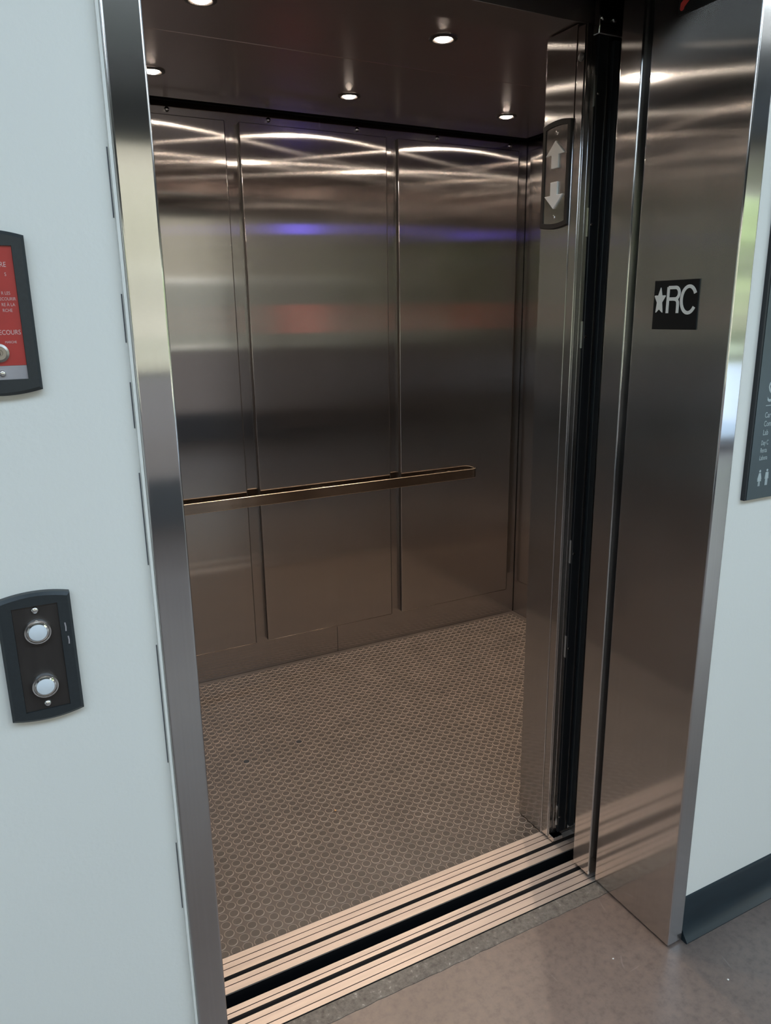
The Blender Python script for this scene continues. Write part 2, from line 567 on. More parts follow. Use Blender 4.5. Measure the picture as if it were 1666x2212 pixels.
# ================================================================== door frame
fr = thing('door_frame', 'brushed stainless steel doorway frame with deep side faces around the lift opening', 'door frame', (W / 2, 0.12, 0))
def jamb(x0, x1, xr0, xr1):
    b = MB()
    b.box(x0, x1, 0.0, 0.0122, 0.003, DH + FR)
    return b
# the jambs are L-shaped sheets: face towards the hall and deep return into the opening
def l_prism(poly, z0, z1):
    b = MB()
    b.prism(poly, z0, z1)
    return b
rj = l_prism([(W, 0.0), (W + FR, 0.0), (W + FR, 0.0118), (W + 0.012, 0.0118), (W + 0.012, 0.255), (W, 0.255)], 0.004, DH + FR)
obj('jamb', rj, 'steel_frame', fr, bevel=0.0035, seg=4)
lj = l_prism([(0, 0.0), (0, 0.255), (-0.012, 0.255), (-0.012, 0.0118), (-FR, 0.0118), (-FR, 0.0)], 0.004, DH + FR)
obj('jamb', lj, 'steel_frame', fr, bevel=0.0035, seg=4)
hd = MB()
hd.T = lambda p: (p.z, p.x, p.y)
hd.prism([(0.0, DH), (0.255, DH), (0.255, DH + 0.012), (0.0118, DH + 0.012), (0.0118, DH + FR), (0.0, DH + FR)], 0.001, W - 0.001)
obj('header', hd, 'steel_frame', fr, bevel=0.003, seg=3)
# caulk bead between left jamb and wall
ck = MB()
ck.box(-FR - 0.004, -FR - 0.0003, 0.003, 0.0118, 0.003, DH + FR)
o = obj('caulk_bead', ck, 'wall', fr)
o['label'] = 'pale paint bead along the jamb'

# ================================================================== sills
def sill(name, prof, x0, x1):
    b = MB()
    b.T = lambda p: (p.z, p.x, p.y)
    b.prism(prof, x0, x1)
    for i_, f_ in enumerate(b.f):
        zs = [b.v[k].z for k in f_]
        ys_ = [b.v[k].y for k in f_]
        inner = min(ys_) > prof[0][0] + 0.001 and max(ys_) < prof[-1][0] - 0.001
        if len(f_) == 4 and inner and min(zs) < -0.002 and min(zs) > -0.025:
            b.mi[i_] = 1
    return obj(name, b, ['sill', 'groove'])
def sill_profile(y0, y1, thin, slot, depth=0.03):
    """groove list turned into an upper outline"""
    cuts = [(c - 0.0011, c + 0.0011, 0.0035) for c in thin] + [(slot[0], slot[1], 0.020)]
    cuts.sort()
    p = [(y0, -depth), (y0, 0.0)]
    for a, b, d in cuts:
        p += [(a, 0.0), (a, -d), (b, -d), (b, 0.0)]
    p += [(y1, 0.0), (y1, -depth)]
    return p
s1 = sill('landing_sill', sill_profile(0.2545, 0.346, [0.269, 0.291, 0.331], (0.306, 0.319)), -0.06, 1.62)
obj('joint', MB().box(-0.05, W + 0.004, 0.2497, 0.2543, -0.03, -0.001), 'black', s1)
tag(s1, 'grooved aluminium threshold sill nearest the hall floor, in front of the dark gap', 'door sill')
s2 = sill('car_sill', sill_profile(0.383, 0.484, [0.403, 0.450, 0.467], (0.418, 0.430)), -0.06, 1.62)
obj('gap_blackout', MB().box(-0.06, 1.62, 0.3815, 0.3828, -0.25, -0.0035), 'black', s2)  # black sheets over the sill sides paint the gap's shade
obj('gap_blackout', MB().box(-0.06, 1.62, 0.3462, 0.3475, -0.25, -0.0035), 'black', s1)
tag(s2, 'grooved aluminium threshold sill at the edge of the studded lift floor', 'door sill')

# ================================================================== landing doors (open, slid behind the jambs)
def landing_door(x0, x1, label):
    t = thing('landing_door', label, 'sliding door', ((x0 + x1) / 2, 0.30, 0.008))
    p = MB().box(x0, x1, 0.2695, 0.333, 0.010, 2.155)
    obj('panel', p, 'steel_frame', t, bevel=0.003, seg=3)
    for xx in (x0 + 0.08, x1 - 0.08):
        obj('guide_shoe', MB().box(xx - 0.03, xx + 0.03, 0.3075, 0.3175, -0.015, 0.0098), 'satin_black', t)
    return t
landing_door(1.058, 1.60, 'brushed stainless outer sliding door panel pushed open behind the right jamb')
landing_door(-0.60, 0.006, 'outer steel sliding door panel hidden behind the left jamb')

# ================================================================== car doors (open)
def car_door(side, label):
    """side=+1 right, -1 left; coordinates mirrored about x=W/2"""
    def X(x):
        return x if side > 0 else W - x
    def bx(b, x0, x1, *a, **k):
        b.box(min(X(x0), X(x1)), max(X(x0), X(x1)), *a, **k)
        return b
    t = thing('car_door', label, 'sliding door', (X(1.35), 0.46, 0.006))
    # folded sheet panel with its leading edge face towards the opening
    obj('panel', bx(MB(), 1.063, 1.65, 0.450, 0.4755, 0.008, 2.120), 'steel_frame', t, bevel=0.0015)
    obj('edge_channel', bx(bx(MB(), 1.066, 1.0755, 0.446, 0.4497, 0.008, 2.12), 1.078, 1.090, 0.4425, 0.4497, 0.008, 2.118), 'steel_frame', t, bevel=0.0006)
    obj('sensor_strip', bx(MB(), 1.092, 1.128, 0.437, 0.4497, 0.02, 2.12), 'satin_black', t, bevel=0.001)
    obj('trim_line', bx(MB(), 1.1185, 1.1205, 0.4355, 0.4369, 0.02, 2.10), 'steel_light', t)
    obj('edge_profile', bx(MB(), 1.130, 1.147, 0.430, 0.4497, 0.03, 2.09), 'dark_trim', t, bevel=0.001)
    obj('edge_rail', bx(MB(), 1.150, 1.159, 0.422, 0.4497, 0.0, 2.08), 'steel_frame', t, bevel=0.0008)
    for z in (1.985, 1.705, 1.445, 0.885, 0.612, 0.076):
        c = obj('clip', bx(MB(), 1.0885, 1.0925, 0.4395, 0.4445, z - 0.032, z + 0.032), 'steel_light', t)
        s = MB()
        s.T = on_front(0.4370)
        s.lathe([(0.0035, 0), (0.003, 0.0015), (0.0, 0.0022)], X(1.0965), z - 0.005, 12)
        obj('screw', s, 'chrome', c, smooth=True)
    obj('shoe', bx(MB(), 1.066, 1.10, 0.424, 0.4495, 0.003, 0.018), 'steel_frame', t, bevel=0.001)
    # top bracket with its two bolts
    br = obj('hanger_bracket', bx(MB(), 1.085, 1.21, 0.432, 0.4497, 2.098, 2.17), 'steel_frame', t, bevel=0.002)
    for xx in (1.096, 1.129):
        s = MB()
        s.T = on_front(0.432)
        s.lathe([(0.0065, 0), (0.006, 0.003), (0.0, 0.0045)], X(xx), 2.131, 16)
        obj('bolt', s, 'chrome', br, smooth=True)
    # bumper in the leading edge
    s = MB()
    if side > 0:
        s.T = on_reveal(1.063)
        s.lathe([(0.0095, 0.0), (0.0095, 0.0015), (0.006, 0.0022), (0.0, 0.0022)], -0.4605, 2.056, 24)
        obj('bumper', s, 'satin_black', t, smooth=True)
    return t
car_door(1, 'brushed steel inner sliding door with black sensor strip, open at the right')
car_door(-1, 'inner steel sliding door panel standing open at the left')

# ================================================================== lift car shell
XL, XR, YB = -0.002, 2.037, 1.915
struct('floor_car', MB().box(XL, XR, 0.4845, YB + 0.02, -0.05, -0.0022).box(-0.06, 1.62, 0.384, 0.484, -0.05, -0.031), 'dark_trim')
wb = MB().box(XL - 0.02, XR + 0.02, YB, YB + 0.02, -0.002, 2.45)
back = struct('wall_car_back', wb, 'steel')
rt = struct('wall_car_right', MB().box(XR, XR + 0.02, 0.584, YB, -0.002, 2.45), 'steel')
lf = struct('wall_car_left', MB().box(XL - 0.02, XL, 0.584, YB, -0.002, 2.45), 'steel')
fp = MB().box(1.063, XR + 0.02, 0.4775, 0.584, 0.003, 2.127)
frp = struct('wall_car_front_right', fp, 'steel_frame', bevel=0.0015)
flp = struct('wall_car_front_left', MB().box(XL - 0.02, 0.004, 0.4775, 0.584, 0.003, 2.127), 'steel_frame', bevel=0.0015)
struct('wall_car_transom', MB().box(XL - 0.02, XR + 0.02, 0.4765, 0.584, 2.130, 2.45), 'ceil', bevel=0.001)
struct('ceiling_car', MB().box(XL - 0.02, XR + 0.02, 0.4765, YB + 0.02, 2.45, 2.5), 'black')
# black boards painting in the shadow gap above the wall panels
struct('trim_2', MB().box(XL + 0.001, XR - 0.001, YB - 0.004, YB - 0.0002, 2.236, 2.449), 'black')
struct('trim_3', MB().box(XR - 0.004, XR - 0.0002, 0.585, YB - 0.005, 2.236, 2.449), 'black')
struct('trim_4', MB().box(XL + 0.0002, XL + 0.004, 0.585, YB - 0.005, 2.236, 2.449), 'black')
# joint lines in the metal: kick plate joint and frieze joint are thin grooves made as dark slivers
kj = obj('kick_plate_joint', MB().box(1.0420, 1.0436, YB - 0.0006, YB - 0.0001, 0.0, 0.122), 'black', back)
fj = obj('frieze_joint', MB().box(1.0350, 1.0364, YB - 0.0006, YB - 0.0001, 2.195, 2.236), 'steel_light', back)
cj = obj('corner_joint', MB().box(XR - 0.0022, XR - 0.0001, YB - 0.0022, YB - 0.0001, 0.0, 2.236), 'black', back)
for x in (0.456, 0.829, 1.196, 1.566, 1.939):
    s = MB()
    s.T = on_front(YB)
    s.lathe([(0.009, 0), (0.0085, 0.004), (0.005, 0.0075), (0.0, 0.009)], x, 2.207, 16)
    s.stroke([(x - 0.012, 2.199), (x, 2.207)], 0.003, 0.0, 0.004)
    obj('screw', s, 'chrome', back, smooth=True)
s = MB()
s.T = on_reveal(XR)
s.lathe([(0.009, 0), (0.0085, 0.004), (0.005, 0.0075), (0.0, 0.009)], -1.70, 2.207, 16)
obj('screw', s, 'chrome', rt, smooth=True)

# raised wall panels
PT = 0.024
PM = ['steel', 'dark_plate', 'steel_light']
pz0, pz1 = 0.137, 2.186
for (x0, x1), lab in zip(((0.048, 0.653), (0.707, 1.314), (1.368, 1.973)),
                         ('leftmost brushed steel wall panel on the back wall, beside the left jamb',
                          'middle brushed steel wall panel on the back wall behind the handrail',
                          'right brushed steel wall panel on the back wall, where the handrail ends')):
    t = obj('wall_panel', panel_box(x0, x1, YB - PT, YB - 0.0003, pz0, pz1, 1), PM, bevel=0.0024, seg=2)
    obj('edge_line', MB().box(x1 - 0.0014, x1 + 0.0004, YB - PT - 0.0003, YB - 0.001, pz0 + 0.002, pz1 - 0.002), 'dark_plate', t)  # thin dark strip drawn in for the line the bevel's reflection lacks
    obj('hem', MB().box(x0 + 0.003, x1 - 0.003, YB - PT - 0.0003, YB - PT + 0.001, pz0 - 0.0002, pz0 + 0.0008), 'rail', t)
    t.modifiers[0].material = 2
    tag(t, lab, 'wall panel', 'steel panels on the back wall of the car')
for (y0, y1), lab in zip(((1.262, 1.862), (0.63, 1.21)),
                         ('steel wall panel on the right side wall nearest the back corner',
                          'steel wall panel on the right side wall nearest the door')):
    t = obj('wall_panel', panel_box(XR - PT, XR - 0.0003, y0, y1, 0.19, pz1, 0), PM, bevel=0.0024)
    t.modifiers[0].material = 2
    tag(t, lab, 'wall panel', 'steel panels on the right wall of the car')
for (y0, y1), lab in zip(((1.262, 1.862), (0.63, 1.21)),
                         ('steel wall panel on the left side wall nearest the back corner',
                          'steel wall panel on the left side wall nearest the door')):
    t = obj('wall_panel', panel_box(XL + 0.0003, XL + PT, y0, y1, 0.19, pz1, 0), PM, bevel=0.0024)
    t.modifiers[0].material = 2
    tag(t, lab, 'wall panel', 'steel panels on the left wall of the car')

# handrail: flat bar with ends bent back to the wall
hr = thing('handrail', 'flat bronze-toned steel handrail along the back wall with rounded end', 'handrail', (1.01, 1.87, 0.75))
RY, RT = 1.850, 0.008
def rail_path():
    pts = [(0.29, 1.8945), (0.285, 1.875)]
    x0, x1, r = 0.283, 1.752, 0.026
    pts = [(x0, 1.8945)]
    for k in range(9):
        a = PI + (PI / 2) * k / 8
        pts.append((x0 + r + r * math.cos(a), RY + r + r * math.sin(a)))
    for k in range(1, 24):
        pts.append((x0 + r + (x1 - x0 - 2 * r) * k / 24, RY))
    for k in range(9):
        a = -PI / 2 + (PI / 2) * k / 8
        pts.append((x1 - r + r * math.cos(a), RY + r + r * math.sin(a)))
    pts.append((x1, 1.8945))
    return pts
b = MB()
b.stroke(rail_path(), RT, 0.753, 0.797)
obj('bar', b, ['rail', 'edge_glint'], hr, bevel=0.0016)
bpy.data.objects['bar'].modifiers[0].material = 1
for x in (0.38, 0.99, 1.62):
    s = MB()
    s.T = on_front(1.8946)
    s.lathe([(0.016, 0), (0.016, 0.004), (0.007, 0.006), (0.007, 0.0405)], x, 0.775, 20)
    obj('standoff', s, 'steel_light', hr, smooth=True)

# studded rubber floor: one sheet, round studs on a square grid
def studded():
    b = MB()
    x0, x1, y0, y1 = XL + 0.001, XR - 0.001, 0.4848, YB - 0.001
    b.box(x0, x1, y0, y1, -0.002, 0.0, 0)
    P = 0.0295
    ox, oy = 0.756, 0.580
    i0, i1 = math.ceil((x0 + 0.012 - ox) / P), math.floor((x1 - 0.012 - ox) / P)
    j0, j1 = math.ceil((y0 - 0.004 - oy) / P), math.floor((y1 - 0.012 - oy) / P)
    seg = 18
    dark = {(round((u - ox) / P), round((v - oy) / P)) for u, v in ((0.616, 1.300), (0.407, 1.273))}
    for j in range(j0, j1 + 1):
        for i in range(i0, i1 + 1):
            cx, cy = ox + i * P, oy + j * P
            h = 0.0016
            prof = ((0.0132, 0.0), (0.0124, h * 0.85), (0.0117, h), (0.0112, h * 0.72))
            vs = [(cx + r * math.cos(2 * PI * k / seg), max(y0 + 0.0001, cy + r * math.sin(2 * PI * k / seg)), z) for r, z in prof for k in range(seg)]
            fs = [(q * seg + k, q * seg + (k + 1) % seg, (q + 1) * seg + (k + 1) % seg, (q + 1) * seg + k) for q in range(3) for k in range(seg)]
            o_ = len(b.v)
            b.v += [Vector(p) for p in vs]
            b.f += [tuple(t + o_ for t in f) for f in fs]
            b.mi += [2] * len(fs)
            b.f.append(tuple(o_ + 3 * seg + k for k in range(seg)))
            b.mi.append(3 if (i, j) in dark else 1)
    return b
st = obj('studded_flooring', studded(), ['rubber_base', 'rubber_top', 'rubber_rim', 'satin_black'], fixn=False)
tag(st, 'dark brown rubber flooring with round raised studs inside the lift', 'flooring')

# suspended ceiling: two dark panels with a joint across
cz = 2.230
cp = []
for (y0, y1), lab in zip(((1.2285, 1.856), (0.62, 1.2255)),
                         ('dark glossy ceiling panel over the back half of the lift, three lamps in it',
                          'dark glossy ceiling panel over the front half of the lift, nearest the door')):
    t = obj('ceiling_panel', MB().box(0.052, 1.985, y0, y1, cz, cz + 0.025), 'ceil', bevel=0.002)
    tag(t, lab, 'ceiling panel', 'dark suspended ceiling panels')
    cp.append(t)

# downlights
def downlight(x, y, lab):
    t = thing('downlight', lab, 'ceiling lamp', (x, y, cz - 0.004), 'round downlights in the dark ceiling')
    s = MB()
    s.lathe([(0.040, cz - 0.0003), (0.039, cz - 0.003), (0.030, cz - 0.005), (0.027, cz - 0.004), (0.024, cz - 0.0004)], x, y, 36)
    s.f = s.f[:-2]
    s.mi = s.mi[:len(s.f)]
    obj('trim_ring', s, 'dark_plate', t, smooth=True)
    s = MB()
    s.lathe([(0.0, cz - 0.0085), (0.010, cz - 0.0078), (0.018, cz - 0.0055), (0.0225, cz - 0.002), (0.023, cz - 0.0005)], x, y, 28)
    obj('bulb', s, 'bulb', t, smooth=True)
    l = bpy.data.lights.new('downlight_beam', 'SPOT')
    l.energy = SPOT_W
    l.color = WARM
    l.spot_size = math.radians(125)
    l.spot_blend = 1.0
    l.shadow_soft_size = 0.022
    lo = bpy.data.objects.new('downlight_beam', l)
    COL.objects.link(lo)
    lo.location = (0, 0, -0.030)
    lo.parent = t
    return t
names = [(0.344, 1.58, 'lit round downlight at the back left, cut by the left jamb'),
         (1.008, 1.58, 'lit round downlight, middle one of the back row'),
         (1.674, 1.58, 'lit round downlight at the back right, nearest the arrow lantern'),
         (0.344, 0.985, 'lit round downlight at the top left edge of the photo, front row'),
         (1.008, 0.965, 'largest lit round downlight, front row centre near the top'),
         (1.674, 0.965, 'round downlight of the front row hidden behind the right return')]
for x, y, lab in names:
    downlight(x, y, lab)

# ================================================================== shaped plates
def arched(u0, u1, v0, v1, sag, n=14):
    """rectangle whose top and bottom edges bow outwards"""
    p = []
    for k in range(n + 1):
        s = k / n
        p.append((u0 + (u1 - u0) * s, v0 - sag * (1 - (2 * s - 1) ** 2)))
    for k in range(n + 1):
        s = 1 - k / n
        p.append((u0 + (u1 - u0) * s, v1 + sag * (1 - (2 * s - 1) ** 2)))
    return p

def screw(T, u, v, w, r, parent, mat='chrome'):
    s = MB()
    s.T = T
    s.lathe([(r, w), (r * 0.95, w + r * 0.35), (r * 0.6, w + r * 0.62), (0, w + r * 0.72)], u, v, 20)
    return obj('screw', s, mat, parent, smooth=True, angle=60)

# hall call station
T = on_front(0.012)
cs = thing('call_station', 'dark bowed hall call plate with two round push buttons on the left wall', 'call button panel', (-0.202, 0.006, 0.98))
b = MB(); b.T = T
b.ring(arched(-0.2465, -0.1580, 0.985, 1.1535, 0.006), arched(-0.2290, -0.1745, 0.9955, 1.1425, 0.0), 0, 0.0125, chamfer=0.0035)
obj('surround', b, 'dark_trim', cs)
b = MB(); b.T = T
b.prism([(-0.2288, 0.9957), (-0.1747, 0.9957), (-0.1747, 1.1423), (-0.2288, 1.1423)], 0.0, 0.0105)
obj('faceplate', b, 'dark_plate', cs)
for v in (1.108, 1.031):
    b = MB(); b.T = T
    b.lathe([(0.0172, 0.0105), (0.0172, 0.0150), (0.0160, 0.0178), (0.0145, 0.0180), (0.0137, 0.0160), (0.0130, 0.0158), (0.0128, 0.0182), (0.0112, 0.0190), (0.0110, 0.0170)], -0.2018, v, 40)
    b.f = b.f[:-1]; b.mi = b.mi[:len(b.f)]
    bt = obj('push_button', b, 'chrome', cs, smooth=True)
    b = MB(); b.T = T
    b.lathe([(0.0112, 0.0165), (0.0110, 0.0186), (0.009, 0.0194), (0.0, 0.0198)], -0.2018, v, 32)
    lo = obj('lens', b, 'lens', bt, smooth=True)
    lo['label'] = 'milky white button lens'
screw(T, -0.2018, 1.1365, 0.0105, 0.0048, cs)
screw(T, -0.2018, 1.0035, 0.0105, 0.0048, cs)
# rubbed paint on the surround edge
for (u, v, a) in ((-0.1685, 1.107, 0.006), (-0.1665, 1.088, 0.0055)):
    b = MB(); b.T = T
    b.stroke([(u, v + a), (u + 0.0006, v), (u + 0.0002, v - a)], 0.0016, 0.0124, 0.0128)
    o = obj('scuff', b, 'grey_label', cs)

# fire service key panel (cut by the left edge of the picture)
kp = thing('fire_key_panel', 'red fire service key switch plate in dark frame at the left picture edge', 'key switch panel', (-0.202, 0.006, 1.41))
b = MB(); b.T = T
b.ring(arched(-0.2465, -0.1580, 1.418, 1.5955, 0.006), arched(-0.2305, -0.1725, 1.431, 1.5835, 0.0), 0, 0.0125, chamfer=0.0035)
obj('surround', b, 'dark_trim', kp)
b = MB(); b.T = T
b.prism([(-0.2303, 1.4312), (-0.1727, 1.4312), (-0.1727, 1.4475), (-0.2303, 1.4475)], 0.0, 0.0100)
o = obj('lower_plate', b, 'grey_label', kp)
o['label'] = 'bare grey metal strip below the red enamel'
b = MB(); b.T = T
b.prism([(-0.2303, 1.4476), (-0.1727, 1.4476), (-0.1727, 1.5833), (-0.2303, 1.5833)], 0.0, 0.0104)
rp = obj('faceplate', b, 'red', kp)
b = MB(); b.T = T
for s, u, v, z in (('RE', -0.1805, 1.5600, 0.0080), ('S', -0.1815, 1.5500, 0.0056), ('R LES', -0.1800, 1.5290, 0.0052),
                   ('ECOURIR', -0.1748, 1.5225, 0.0052), ('RE À LA', -0.1765, 1.5160, 0.0052), ('RCHE', -0.1800, 1.5095, 0.0052),
                   ('SECOURS', -0.1742, 1.4835, 0.0078), ('MARCHE', -0.1800, 1.4735, 0.0040)):
    b = MB(); b.T = T
    b.text(s, u, v, z, 0.0103, 0.0107, 'RIGHT', 0.80)
    obj('lettering', b, 'pink_ink', rp)
b = MB(); b.T = T
b.lathe([(0.0110, 0.0104), (0.0108, 0.0130), (0.0080, 0.0145), (0.0078, 0.0128), (0.0040, 0.0128), (0.0036, 0.0110)], -0.2005, 1.4625, 32)
ks = obj('key_switch', b, 'key_steel', kp, smooth=True)
b = MB(); b.T = T
b.prism([(-0.2015, 1.4600), (-0.1995, 1.4600), (-0.1995, 1.4650), (-0.2015, 1.4650)], 0.0128, 0.0132)
obj('keyhole', b, 'black', ks)
screw(T, -0.2000, 1.4385, 0.0100, 0.0040, kp)
screw(T, -0.2000, 1.5770, 0.0104, 0.0040, kp)

# arrow lantern on the inner post
TR = on_reveal(1.063)
al = thing('arrow_lantern', 'slim plate with white up and down arrows on the inner right door post', 'direction lantern', (1.058, 0.529, 1.69))
b = MB(); b.T = TR
b.ring(arched(-0.5795, -0.4785, 1.703, 1.9345, 0.006), arched(-0.5685, -0.4895, 1.7135, 1.9235, 0.0045), 0, 0.0065, chamfer=0.0015)
obj('bezel', b, 'dark_bezel', al)
b = MB(); b.T = TR
b.prism(arched(-0.5684, -0.4896, 1.7136, 1.9234, 0.0044), 0.0, 0.0040)
obj('faceplate', b, 'steel', al)
def arrow(vt, sgn):
    p = [(0, 0), (-0.0335, -0.031), (-0.0125, -0.031), (-0.0125, -0.061), (0.0125, -0.061), (0.0125, -0.031), (0.0335, -0.031)]
    q = [(-0.5295 + a, vt + sgn * c) for a, c in p]
    b_ = MB(); b_.T = TR
    b_.prism(q, 0.004, 0.0085)
    return obj('arrow', b_, 'arrow', al, bevel=0.0006)
arrow(1.8955, 1).__setitem__('label', 'white arrow pointing up')
arrow(1.7430, -1).__setitem__('label', 'white arrow pointing down')
screw(TR, -0.5290, 1.9130, 0.004, 0.0052, al)
screw(TR, -0.5290, 1.7235, 0.004, 0.0052, al)

# floor designation plate: star R C
TJ = on_reveal(W)
rc = thing('floor_plate', 'square black plate with raised star and letters RC on the right reveal', 'floor sign', (W - 0.002, 0.138, 1.461))
b = MB(); b.T = TJ
b.prism([(-0.1955, 1.4615), (-0.0805, 1.4615), (-0.0805, 1.5610), (-0.1955, 1.5610)], 0.0, 0.0030)
obj('plate', b, 'gloss_black', rc, bevel=0.0006)
def pl(x, y):      # plate-local (0..1, 0..1 from bottom left)
    return (-0.1955 + 0.115 * x, 1.4615 + 0.0995 * y)
def star():
    c = (0.135, 0.555)
    tips = [(0.158, 0.875), (0.292, 0.700), (0.232, 0.335), (0.062, 0.335), (-0.002 + 0.014, 0.700)]
    inn = [(0.197, 0.700), (0.205, 0.555), (0.143, 0.415), (0.084, 0.555), (0.104, 0.700)]
    out = []
    for k in range(5):
        t = Vector(tips[k]); a = Vector(inn[k - 1]); d = Vector(inn[k])
        ta = (a - t).normalized() * 0.030
        tb = (d - t).normalized() * 0.030
        for s in (0.0, 0.33, 0.66, 1.0):
            q = (t + ta) * (1 - s) ** 2 + t * 2 * s * (1 - s) + (t + tb) * s ** 2
            out.append(q)
        out.append(d)
    return [pl(p[0], p[1]) for p in out]
b = MB(); b.T = TJ
b.prism(star(), 0.003, 0.0038)
obj('star', b, 'white_ink', rc)
b = MB(); b.T = TJ
sw = 0.0067
# R : stem, bowl, leg
b.stroke([pl(0.335, 0.335), pl(0.335, 0.862)], sw, 0.003, 0.0038)
bowl = [(0.335, 0.850), (0.500, 0.850)] + [(0.500 + 0.085 * math.sin(a), 0.735 + 0.115 * math.cos(a)) for a in [PI * k / 12 for k in range(1, 12)]] + [(0.500, 0.620), (0.335, 0.620)]
b.stroke([pl(*p) for p in bowl], sw, 0.003, 0.00381)
leg = [(0.470, 0.618), (0.510, 0.612), (0.545, 0.590), (0.562, 0.550), (0.566, 0.500), (0.566, 0.335)]
b.stroke([pl(*p) for p in leg], sw, 0.003, 0.00382)
# C
cc = []
for k in range(33):
    a = math.radians(28 + (360 - 62) * k / 32)
    cc.append(pl(0.800 + 0.158 * math.cos(a), 0.600 + 0.262 * math.sin(a)))
b.stroke(cc, sw * 1.02, 0.003, 0.0038)
obj('letters', b, 'white_ink', rc)

# sign at the very top of the reveal: black plate with a red mark
fs = thing('notice_plate', 'black plate with a red curved mark at the top of the right reveal', 'sign', (W - 0.002, 0.14, 2.052))
b = MB(); b.T = TJ
b.prism([(-0.1885, 2.054), (-0.090, 2.054), (-0.090, 2.18), (-0.1885, 2.18)], 0.0, 0.003)
obj('plate', b, 'gloss_black', fs, bevel=0.0005)
b = MB(); b.T = TJ
pa = []
for k in range(9):
    a = PI + PI * k / 8
    pa.append((-0.1790 + 0.0052 * math.cos(a), 2.0650 + 0.0052 * math.sin(a)))
pa += [(-0.1560, 2.078), (-0.150, 2.095), (-0.1640, 2.096), (-0.1700, 2.082), (-0.1830, 2.0740)]
b.prism(pa, 0.003, 0.0036)
obj('red_mark', b, 'red_mark', fs)

# directory sign on the right hand wall (cut by the right edge of the picture)
TB = on_front(0.012)
ds = thing('directory_sign', 'tall slate grey building directory board at the right picture edge', 'directory sign', (1.36, 0.008, 1.105))
b = MB(); b.T = TB
b.box(1.1665, 1.55, 1.108, 1.80, 0.0, 0.0095)
obj('backing', b, 'dir_edge', ds, bevel=0.0006)
b = MB(); b.T = TB
b.box(1.1725, 1.549, 1.109, 1.799, 0.0096, 0.0105)
pn = obj('panel', b, 'dir_board', ds)
b = MB(); b.T = TB
h0, h1 = 0.0105, 0.0110
b.text('S', 1.2005, 1.3150, 0.060, h0, h1, 'LEFT', 0.75)
obj('lettering', b, 'dir_ink', pn)
b = MB(); b.T = TB
b.box(1.2000, 1.30, 1.3065, 1.3080, h0, h1)
obj('rule_line', b, 'dir_ink', pn)
for s, v in (('Car', 1.2820), ('Com', 1.2640), ('Lab', 1.2455)):
    b = MB(); b.T = TB
    b.text(s, 1.2005, v, 0.0165, h0, h1, 'LEFT', 0.72)
    obj('lettering', b, 'dir_ink', pn)
for s, v in (('Day C', 1.2245), ('Renta', 1.2085), ('Labora', 1.1925)):
    b = MB(); b.T = TB
    b.text(s, 1.1985, v, 0.0145, h0, h1, 'LEFT', 0.62)
    obj('lettering', b, 'dir_ink', pn)
def person_mark(u, v, skirt):
    b_ = MB(); b_.T = TB
    b_.lathe([(0.0028, h0), (0.0028, h1)], u, v + 0.0325, 14)
    if skirt:
        b_.prism([(u - 0.0028, v + 0.0285), (u - 0.0068, v + 0.015), (u - 0.0055, v + 0.0145), (u - 0.0035, v + 0.021), (u - 0.0062, v + 0.0105),
                  (u - 0.0028, v + 0.0105), (u - 0.0028, v), (u - 0.0006, v), (u - 0.0006, v + 0.0105), (u + 0.0006, v + 0.0105), (u + 0.0006, v), (u + 0.0028, v),
                  (u + 0.0028, v + 0.0105), (u + 0.0062, v + 0.0105), (u + 0.0035, v + 0.021), (u + 0.0055, v + 0.0145), (u + 0.0068, v + 0.015), (u + 0.0028, v + 0.0285)], h0, h1)
    else:
        b_.prism([(u - 0.0045, v + 0.0285), (u - 0.0062, v + 0.014), (u - 0.0045, v + 0.014), (u - 0.0036, v + 0.023), (u - 0.0036, v), (u - 0.0006, v),
                  (u - 0.0006, v + 0.0135), (u + 0.0006, v + 0.0135), (u + 0.0006, v), (u + 0.0036, v), (u + 0.0036, v + 0.023), (u + 0.0045, v + 0.014), (u + 0.0062, v + 0.014), (u + 0.0045, v + 0.0285)], h0, h1)
    return obj('pictogram', b_, 'dir_ink', pn)
person_mark(1.2060, 1.1360, True)
person_mark(1.2290, 1.1360, False)

# car operating panel on the inner face of the front return: seen only as reflections in the back wall
def on_inner(y):      # surfaces that face the back of the car (+Y): u -> +X, v -> Z, w -> +Y
    return lambda p: (p.x, y + p.z, p.y)
TI = on_inner(0.584)
op = thing('control_panel', 'lift control panel with violet display on the inner face of the front wall', 'control panel', (1.45, 0.59, 0.85))
b = MB(); b.T = TI
b.box(1.25, 1.62, 0.85, 2.08, 0.0, 0.006)
obj('faceplate', b, 'dark_plate', op, bevel=0.001)
b = MB(); b.T = TI
b.box(1.345, 1.515, 1.945, 1.995, 0.006, 0.012)
obj('display', b, 'violet', op)
b = MB(); b.T = TI
b.box(1.30, 1.57, 1.40, 1.56, 0.006, 0.009)
obj('notice', b, 'red', op)
for k in range(6):
    b = MB(); b.T = TI
    b.lathe([(0.016, 0.006), (0.015, 0.011), (0.0, 0.012)], 1.39 + 0.09 * (k % 2), 1.02 + 0.07 * (k // 2), 20)
    obj('push_button', b, 'chrome', op, smooth=True)

